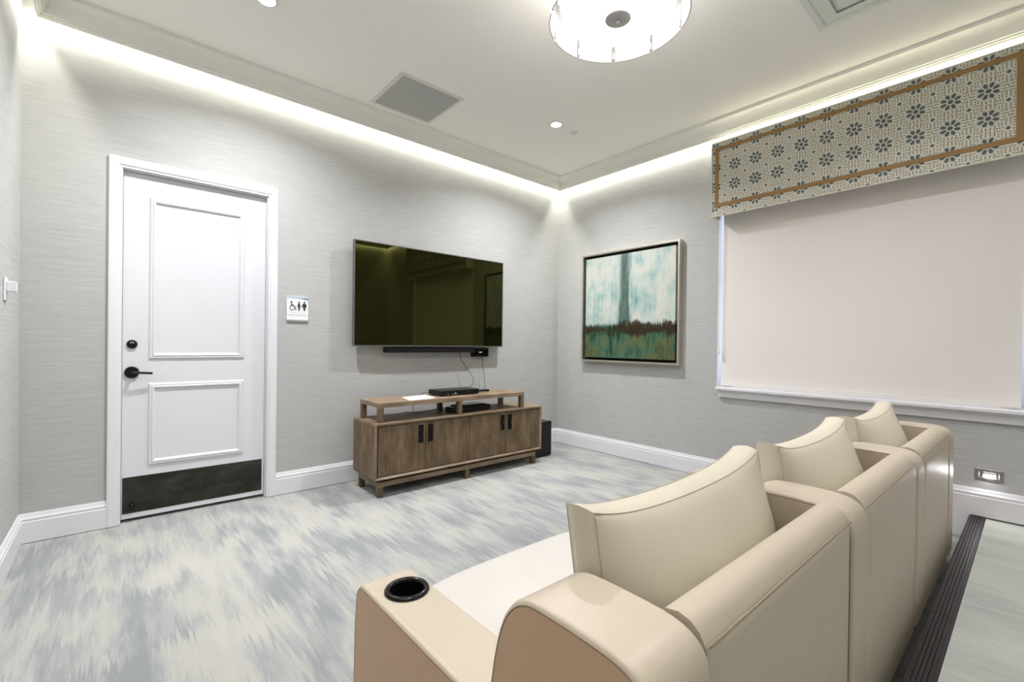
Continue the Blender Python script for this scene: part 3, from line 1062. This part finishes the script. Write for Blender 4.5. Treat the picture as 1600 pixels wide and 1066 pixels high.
def text_mesh(body, size, width):
    cu = bpy.data.curves.new('lettering', 'FONT')
    cu.body = body
    cu.size = size
    cu.align_x = 'CENTER'
    cu.extrude = 0.0004
    o = bpy.data.objects.new('lettering_source', cu)
    C.objects.link(o)
    dg = bpy.context.evaluated_depsgraph_get()
    me = bpy.data.meshes.new_from_object(o.evaluated_get(dg))
    bm = B()
    bm.from_mesh(me)
    bpy.data.objects.remove(o)
    xs = [v.co.x for v in bm.verts]
    k = width / (max(xs) - min(xs))
    for v in bm.verts:
        v.co = Vector((v.co.x * k, -v.co.z, v.co.y))
    return bm


b = text_mesh('UNISEX BATHROOM', .0145, GW * .86)
bmesh.ops.translate(b, verts=b.verts[:], vec=(GX0 + GW * .5, -.0124, GZ0 + .036))
part('lettering', b, M['grey_ink'], sg, label='grey capital lettering')
b = B()
for i in range(26):
    box(b, (GX0 + GW * (.14 + .72 * i / 26), -.0128, GZ0 + .059), (GX0 + GW * (.14 + .72 * i / 26) + .0022, -.0118, GZ0 + .0615))
part('braille_row', b, M['grey_ink'], sg, label='row of small raised dots')

# ------------------------------------------------------------------ switch on the left wall
swt = thing('wall_switch', 'white switch plate on the wall left of the door', 'switch', (XL, -.52, 1.54))
b = B(); box(b, (XL + .0005, -.560, 1.475), (XL + .008, -.475, 1.600))
part('switch_plate', b, M['white'], swt, bevel=.003)
b = B(); box(b, (XL + .008, -.535, 1.525), (XL + .045, -.490, 1.580))
part('switch_knob', b, M['white'], swt, bevel=.004)

# ------------------------------------------------------------------ ceiling fittings
vt = thing('ceiling_speaker', 'square grey perforated ceiling grille above the television', 'ceiling grille', (-2.405, -.553, ZC))
b = B(); frame(b, -2.703, -2.107, -.852, -.254, [(0, 0), (0, .004), (.022, .008), (.030, .007), (.030, 0)], ceil)
part('grille_frame', b, M['white_metal'], vt)
b = B(); box(b, (-2.675, -.824, ZC - .0045), (-2.135, -.282, ZC - .0005))
part('grille_panel', b, M['grille'], vt, label='grey perforated panel')

df = thing('air_diffuser', 'pale square air diffuser in the ceiling near the window wall', 'air vent', (-1.14, -3.446, ZC))
b = B()
frame(b, -1.44, -.84, -3.746, -3.146, [(0, 0), (0, .006), (.035, .010), (.04, .004), (.04, 0)], ceil)
part('diffuser_frame', b, M['pale_metal'], df)
for i in (.050, .130, .210):
    b = B()
    cv_ = [(.075 * t / 8, .003 + .013 * (t / 8) ** .6) for t in range(9)]
    frame(b, -1.44 + i, -.84 - i, -3.746 + i, -3.146 - i, cv_ + [(.075, .013)] + [(p - .004 if p > .004 else 0, max(q - .004, .002)) for p, q in cv_[::-1]], ceil)
    part('louvre', b, M['pale_metal'], df, smooth=True, angle=40)
b = B(); box(b, (-1.40, -3.706, ZC - .002), (-.88, -3.186, ZC - .0005))
part('diffuser_throat', b, M['pale_metal'], df)


def downlight(x, y, label, dim=1.0):
    t = thing('downlight', label, 'ceiling light', (x, y, ZC), group='recessed can lights')
    bm = B()
    lathe(bm, [(.064, 0), (.064, -.005), (.050, -.008), (.047, -.003), (.047, 0)], (x, y, ZC), 40)
    part('trim_ring', bm, M['white_metal'], t, smooth=True, angle=50)
    bm = B()
    lathe(bm, [(0, -.0035), (.047, -.0035), (.047, -.0005), (0, -.0005)], (x, y, ZC), 32)
    part('lens', bm, M['lens_glow'], t)
    area_light('downlight_lamp', (x, y, ZC - .012), .08, DOWN_W * dim, NEUT, (0, 0, 0), shape='DISK', spread=R(140))
    return t


downlight(-1.197, -1.072, 'round recessed light in the ceiling, lit, beside the sprinkler')
downlight(-1.62, -3.60, 'recessed light in the ceiling near the window, above the end of the sofa', .40)
downlight(-3.62, -3.60, 'unseen recessed light added in the ceiling above the sofa arm nearest the camera', .30)  # unseen light, added by symmetry to fill the near end of the room
downlight(-3.68, -.97, 'recessed light in the ceiling above the door side of the room')
b = B()
lathe(b, [(.034, 0), (.034, -.004), (.022, -.010), (.020, -.018), (0, -.018)], (-.936, -1.077, ZC), 28)
tag(obj('ceiling_sprinkler', b, M['white_metal'], smooth=True), 'small round sprinkler cap on the ceiling right of the lit downlight', 'sprinkler')

# drum light
LX, LY, LZ = -2.372, -2.643, 3.0
dl = thing('drum_light', 'round white drum ceiling light with curved glass shade panels', 'ceiling light', (LX, LY, ZC))
b = B()
lathe(b, [(0, .012)] + [(.293 * math.sin(R(t)), .055 - .043 * math.cos(R(t))) for t in range(10, 91, 10)] + [(.293, .10), (0, .10)], (LX, LY, LZ), 64)
part('diffuser', b, M['drum_glow'], dl, smooth=True, angle=60)
b = B()
lathe(b, [(0, -.020), (.011, -.020), (.013, -.006), (.013, .000), (.058, .000), (.066, .005), (.066, .012), (0, .014)], (LX, LY, LZ), 40)
part('finial_plate', b, M['fitting'], dl, smooth=True)
b = B()
lathe(b, [(.31, .10), (.335, .10), (.335, .108), (.31, .108), (.31, .10)], (LX, LY, LZ), 64)
lathe(b, [(.31, .19), (.335, .19), (.335, .198), (.31, .198), (.31, .19)], (LX, LY, LZ), 64)
lathe(b, [(0, .205), (.018, .205), (.018, ZC - LZ - .03), (.075, ZC - LZ - .025), (.08, ZC - LZ), (0, ZC - LZ)], (LX, LY, LZ), 48)
for k in range(8):
    a = R(45 * k + 10)
    box(b, (LX + .32 * math.cos(a) - .004, LY + .32 * math.sin(a) - .004, LZ + .05), (LX + .32 * math.cos(a) + .004, LY + .32 * math.sin(a) + .004, LZ + .198))
part('metal_frame', b, M['nickel'], dl)
NP = 10
for k in range(NP):
    a0 = 360 / NP * k + 6.0
    rr = .362
    bm = B()
    lathe(bm, [(rr - .004, 0), (rr + .002, 0), (rr + .002, .21), (rr - .004, .21), (rr - .004, 0)], (LX, LY, LZ), 14, a0=R(a0), a1=R(a0 + 360 / NP - 3.4))
    bmesh.ops.holes_fill(bm, edges=bm.edges[:])
    bm.normal_update()
    for f in bm.faces:
        c = f.calc_center_median() - Vector((LX, LY, f.calc_center_median().z))
        if f.normal.z < -.5 or abs(f.normal.dot(c.normalized())) < .5 and abs(f.normal.z) < .5:
            f.material_index = 1
    part('shade_panel', bm, [M['drum_glass'], M['shade_edge']], dl)
    bm = B()
    a = R(a0 - 1.7)
    c = (LX + .352 * math.cos(a), LY + .352 * math.sin(a))
    lathe(bm, [(0, -.02), (.006, -.02), (.006, .02), (0, .02)], (c[0], c[1], LZ + .03), 10)
    part('shade_clip', bm, M['nickel'], dl)

pl_ = bpy.data.lights.new('drum_bulb', 'POINT')
pl_.energy = 17.0
pl_.color = (1.0, 0.955, 0.94)
pl_.shadow_soft_size = .06
plo = bpy.data.objects.new('drum_bulb', pl_)
C.objects.link(plo)
plo.location = (LX, LY, LZ + .16)

# ------------------------------------------------------------------ step light
st = thing('step_light', 'small lit steel step light low on the wall behind the sofa', 'step light', (0, -3.919, .41))
b = B(); frame(b, -3.985, -3.853, .409, .484, [(0, 0), (0, .004), (.002, .005), (.018, .005), (.022, .001), (.022, 0)], right); box(b, (-.0012, -3.966, .428), (-.0004, -3.872, .466))
part('face_plate', b, M['steel'], st)
b = B(); box(b, (-.0030, -3.950, .424), (-.0008, -3.893, .452))
part('step_lens', b, M['step_glow'], st, label='lit white lens')
area_light('step_lamp', (-.012, -3.921, .440), .05, .55, (1.0, .96, 1.0), (0, R(55), 0), .03)

# ------------------------------------------------------------------ stair nosing
NPF = [(0, .150), (.004, .150), (0.0, .166)]
def nosing(x0, x1, label):
    bm = B()
    prof = [(.006, STEP_Z - .045), (.006, .160), (.003, .1645)]
    y = -.002
    for i in range(5):
        y0 = -.004 - i * .0125
        prof += [(y0, .1655), (y0 - .008, .1655), (y0 - .0095, .1615), (y0 - .011, .1615)]
    prof += [(-.070, .160), (-.074, STEP_Z + .0002), (-.0005, STEP_Z + .0002), (-.0005, STEP_Z - .045)]
    prism(bm, prof, lambda p, q, a: (a, STEP_Y + p, q), x0, x1)
    return tag(obj('stair_nosing', bm, M['rubber']), label, 'stair nosing', group='nosing strips on the step edge')


nosing(-1.742, -.020, 'dark ribbed rubber nosing strip on the step edge, length touching the window wall')
nosing(XL + .02, -1.745, 'dark ribbed rubber nosing strip on the step edge, length nearest the camera')

# ------------------------------------------------------------------ sofa (built in its own frame: x along, y forward to the television)
SO = (-3.800, -3.769)
sofa = thing('theater_sofa', 'tan leather three-seat theater sofa facing the television', 'sofa', (SO[0], SO[1], 0), R(-.36))
PITCHX, AW = 1.026, .172


def ly(y):
    return y - SO[1]


wing = [(ly(y), z) for y, z in [(-2.700, .075), (-2.703, .20), (-2.709, .40), (-2.717, .46)]]
wing += [(ly(-2.772) + .053 * math.cos(R(t)), .474 + .056 * math.sin(R(t))) for t in range(15, 91, 15)]
wing += [(ly(-2.95), .532), (ly(-3.20), .534), (ly(-3.355), .536), (ly(-3.385), .545), (ly(-3.397), .57)]
wing += [(p.x, p.y) for p in smooth_path([Vector((ly(y), z, 0)) for y, z in [(-3.405, .62), (-3.414, .668), (-3.428, .718), (-3.447, .760), (-3.473, .791), (-3.502, .808), (-3.534, .8145), (-3.60, .816), (-3.66, .815),
                                 (-3.705, .812), (-3.737, .803), (-3.760, .785), (-3.772, .758), (-3.7755, .72)]], 3)] + [(ly(-3.7755), .075)]


def inset_open(prof, d):
    out = []
    for k, (p, q) in enumerate(prof):
        a_, b_ = prof[max(k - 1, 0)], prof[min(k + 1, len(prof) - 1)]
        tx, ty = b_[0] - a_[0], b_[1] - a_[1]
        L = math.hypot(tx, ty)
        out.append((p + d * -ty / L, q + d * tx / L))
    return out


def armrest(x0, first=False):
    bm = B()
    rings = []
    for dx, d in ((0, .011), (.0022, .0052), (.0058, .0016), (.011, 0), (AW - .011, 0), (AW - .0058, .0016), (AW - .0022, .0052), (AW, .011)):
        rings.append([bm.verts.new((x0 + dx, p, q)) for p, q in inset_open(wing, d)])
    nw = len(wing)
    for r0, r1 in zip(rings, rings[1:]):
        for k in range(nw):
            bm.faces.new((r0[k], r0[(k + 1) % nw], r1[(k + 1) % nw], r1[k]))
    fa = bm.faces.new(rings[0][::-1])
    fb = bm.faces.new(rings[-1])
    if first:
        fa.material_index = 1
    if x0 > 2.9:
        fb.material_index = 1
    a = obj('armrest', bm, [M['leather'], M['leather_shade_side']], parent=sofa, smooth=True, angle=50)
    cx, cy, cz = x0 + .095, ly(-2.877), .533
    cb = B()
    lathe(cb, [(0, -.075), (.050, -.075), (.050, .03), (0, .03)], (cx, cy, cz), 40)
    cutter = obj('cutter', cb, M['dark_gap'])
    md = a.modifiers.new('hole', 'BOOLEAN')
    md.operation = 'DIFFERENCE'
    md.object = cutter
    md.solver = 'EXACT'
    a.parent = None
    dg = bpy.context.evaluated_depsgraph_get()
    dg.update()
    nm = bpy.data.meshes.new_from_object(a.evaluated_get(dg))
    a.modifiers.clear()
    nm.set_sharp_from_angle(angle=R(40))
    for p in nm.polygons:
        if abs(p.normal.x) > .995 or (p.normal.z > .99 and p.area > .02):
            p.use_smooth = False
    a.data = nm
    wn = a.modifiers.new('normals', 'WEIGHTED_NORMAL')
    wn.keep_sharp = True
    wn.weight = 80
    a.parent = sofa
    bpy.data.objects.remove(cutter)
    bm = B()
    ins = inset_open(wing, .0098)
    tube(bm, [(x0 + .0004, p, q) for p, q in ins], .0013, 6)
    tube(bm, [(x0 + AW - .0004, p, q) for p, q in ins], .0013, 6)
    obj('arm_piping', bm, M['piping'], parent=a, smooth=True)
    cx, cy, cz = x0 + .095, ly(-2.877), .533
    bm = B()
    lathe(bm, [(0, -.068), (.044, -.066), (.0465, -.060), (.0475, -.002), (.050, .006), (.055, .010), (.062, .008), (.067, .003), (.067, .0005), (.0495, .0005), (.0495, -.070), (0, -.072)], (cx, cy, cz), 48)
    obj('cup_holder', bm, M['black_gloss'], parent=a, smooth=True, angle=60)
    return a


for i in range(4):
    armrest(PITCHX * i, i == 0)

for i in range(3):
    x0, x1 = PITCHX * i + AW + .001, PITCHX * (i + 1) - .001
    # backrest with rolled top
    prof = [(.030, .07), (.030, .50), (.055, .55)] + [(ly(y), z) for y, z in [(-3.668, .70), (-3.668, .775), (-3.674, .800), (-3.688, .814), (-3.712, .819), (-3.735, .813), (-3.752, .799), (-3.760, .783)]] + [(.006, .778), (.006, .07)]
    bm = B()
    prism(bm, prof, lambda p, q, a: (a, p, q), x0, x1)
    br = obj('backrest', bm, M['leather'], parent=sofa, smooth=True, angle=40)
    # outer back panel: padded board meeting the roll in a seam
    bm = B()
    nx, nz = 24, 24
    for s in (0, 1):
        vv = []
        for ix in range(nx + 1):
            row = []
            for iz in range(nz + 1):
                u, v = ix / nx, iz / nz
                ed = min(u * (x1 - x0), (1 - u) * (x1 - x0), (1 - v) * .70 + .0)
                puff = .009 * (1 - math.exp(-ed / .010))
                wr = .0012 * math.sin(37 * u + 3 * math.sin(9 * u + i)) * math.exp(-(1 - v) * .70 / .02)
                row.append(bm.verts.new((x0 + .0015 + (x1 - x0 - .003) * u, (.006 - puff - .001) if s == 0 else .006, .07 + (.7115 + wr) * v)))
            vv.append(row)
        for ix in range(nx):
            for iz in range(nz):
                q = (vv[ix][iz], vv[ix + 1][iz], vv[ix + 1][iz + 1], vv[ix][iz + 1])
                bm.faces.new(q)
        if s == 0:
            front = vv
    for ix in range(nx):
        bm.faces.new((front[ix][nz], front[ix + 1][nz], vv[ix + 1][nz], vv[ix][nz]))
        bm.faces.new((front[ix][0], front[ix + 1][0], vv[ix + 1][0], vv[ix][0]))
    for iz in range(nz):
        bm.faces.new((front[0][iz], front[0][iz + 1], vv[0][iz + 1], vv[0][iz]))
        bm.faces.new((front[nx][iz], front[nx][iz + 1], vv[nx][iz + 1], vv[nx][iz]))
    obj('outer_back_panel', bm, M['leather'], parent=br, smooth=True, angle=60)
    bm = B()
    tube(bm, [(x0 + .002, -.0005, .7835), (x0 + .2, .0, .7835), (x1 - .2, .0, .7835), (x1 - .002, -.0005, .7835)], .0013, 6)
    obj('back_seam', bm, M['piping'], parent=br, smooth=True)
    # seat cushion
    yb, yf, zt = ly(-3.63), ly(-2.74), .462
    sprof = [(yb, .30), (yb, zt - .02), (yb + .02, zt)] + [(yf - .085 + .085 * math.cos(R(t)), zt - .085 + .085 * math.sin(R(t))) for t in range(90, -1, -15)] + [(yf - .004, .12), (yf - .03, .10), (yf - .03, .30)]
    bm = B()
    prism(bm, sprof, lambda p, q, a: (a, p, q), x0 + .002, x1 - .002)
    bmesh.ops.subdivide_edges(bm, edges=[e for e in bm.edges if abs(e.verts[0].co.x - e.verts[1].co.x) > .5], cuts=15, use_grid_fill=True)
    for v in bm.verts:
        u = (v.co.x - x0) / (x1 - x0) * 2 - 1
        if v.co.z > .35:
            v.co.z += .022 * (1 - u ** 4) * max(0.0, min(1.0, (v.co.z - .36) / .1)) - .008 * abs(u) ** 8
    obj('seat_cushion', bm, M['seat'], parent=sofa, smooth=True, angle=50)
    # back cushion
    w0, w1 = x0 + .022, x1 + .012
    nU, nV = 36, 26

    def cush(u, v, s):
        """u -1..1 across, v 0..1 up, s -1 front .. +1 rear face"""
        e = (1 - abs(u) ** 5)
        x = (w0 + w1) / 2 + (w1 - w0) / 2 * u * (1 - .012 * (1 - v) - .03 * math.exp(-((v - .0) / .12) ** 2))
        top = .930 - .020 * e - .018 * (1 - u * u) + .006 * u
        z = .47 + (top - .47) * v
        ymid = ly(-3.468) + (-.075) * (1 - v) + (-.010) * (1 - u) * .5 * 0
        pv = math.sin(math.pi * min(1, max(0, .05 + .95 * v))) ** .75
        half = .040 + (.092 if s > 0 else .060) * (1 - abs(u) ** 3.2) ** .8 * pv
        bend = -.020 * (1 - u * u) * v
        y = ymid + bend * .6 - s * half
        if s > 0:
            wr = .0065 * math.sin(14 * (u * .9 + v * 1.5) + 2.1 * i) * math.exp(-((v - .42) / .22) ** 2) * (.35 + .65 * abs(u)) * e
            y += wr
        return (x, y, z)
    bm = B()
    faces = {}
    for s in (-1, 1):
        vv = [[bm.verts.new(cush(-1 + 2 * a / nU, c / nV, s)) for c in range(nV + 1)] for a in range(nU + 1)]
        faces[s] = vv
        for a in range(nU):
            for c in range(nV):
                bm.faces.new((vv[a][c], vv[a + 1][c], vv[a + 1][c + 1], vv[a][c + 1]))
    # boxing strip between the two faces, slightly crowned
    loop = [(a, nV) for a in range(nU + 1)] + [(nU, c) for c in range(nV - 1, -1, -1)] + [(a, 0) for a in range(nU - 1, -1, -1)] + [(0, c) for c in range(1, nV)]
    nl = len(loop)
    rings = [[faces[-1][a][c] for a, c in loop]]
    ctr = Vector(((w0 + w1) / 2, 0, .7))
    for t in (.25, .5, .75):
        rg = []
        for a, c in loop:
            p, q = faces[-1][a][c].co, faces[1][a][c].co
            mpt = p.lerp(q, t)
            dr_ = Vector((mpt.x - ctr.x, 0, mpt.z - ctr.z))
            dr_.x = math.copysign(1, dr_.x) * (1 if a in (0, nU) else 0)
            dr_.z = math.copysign(1, dr_.z) * (1 if c in (0, nV) else 0)
            rg.append(bm.verts.new(mpt + dr_ * .008 * math.sin(math.pi * t)))
        rings.append(rg)
    rings.append([faces[1][a][c] for a, c in loop])
    for r0, r1 in zip(rings, rings[1:]):
        for k in range(nl):
            l = (k + 1) % nl
            bm.faces.new((r0[k], r0[l], r1[l], r1[k]))
    seam = {s: [faces[s][a][c].co.copy() for a, c in loop] for s in (-1, 1)}
    cu = obj('back_cushion', bm, M['cushion'], parent=sofa, smooth=True, angle=70)
    for s in (-1, 1):
        bm = B()
        tube(bm, [p + Vector((0, 0, .0006)) for p in seam[s]], .0010, 6, closed=True)
        obj('cushion_piping', bm, M['seam'], parent=cu, smooth=True)

bm = B(); box(bm, (.02, .05, 0), (PITCHX * 3 + AW - .02, .98, .076))
obj('base_plinth', bm, M['dark_gap'], parent=sofa)
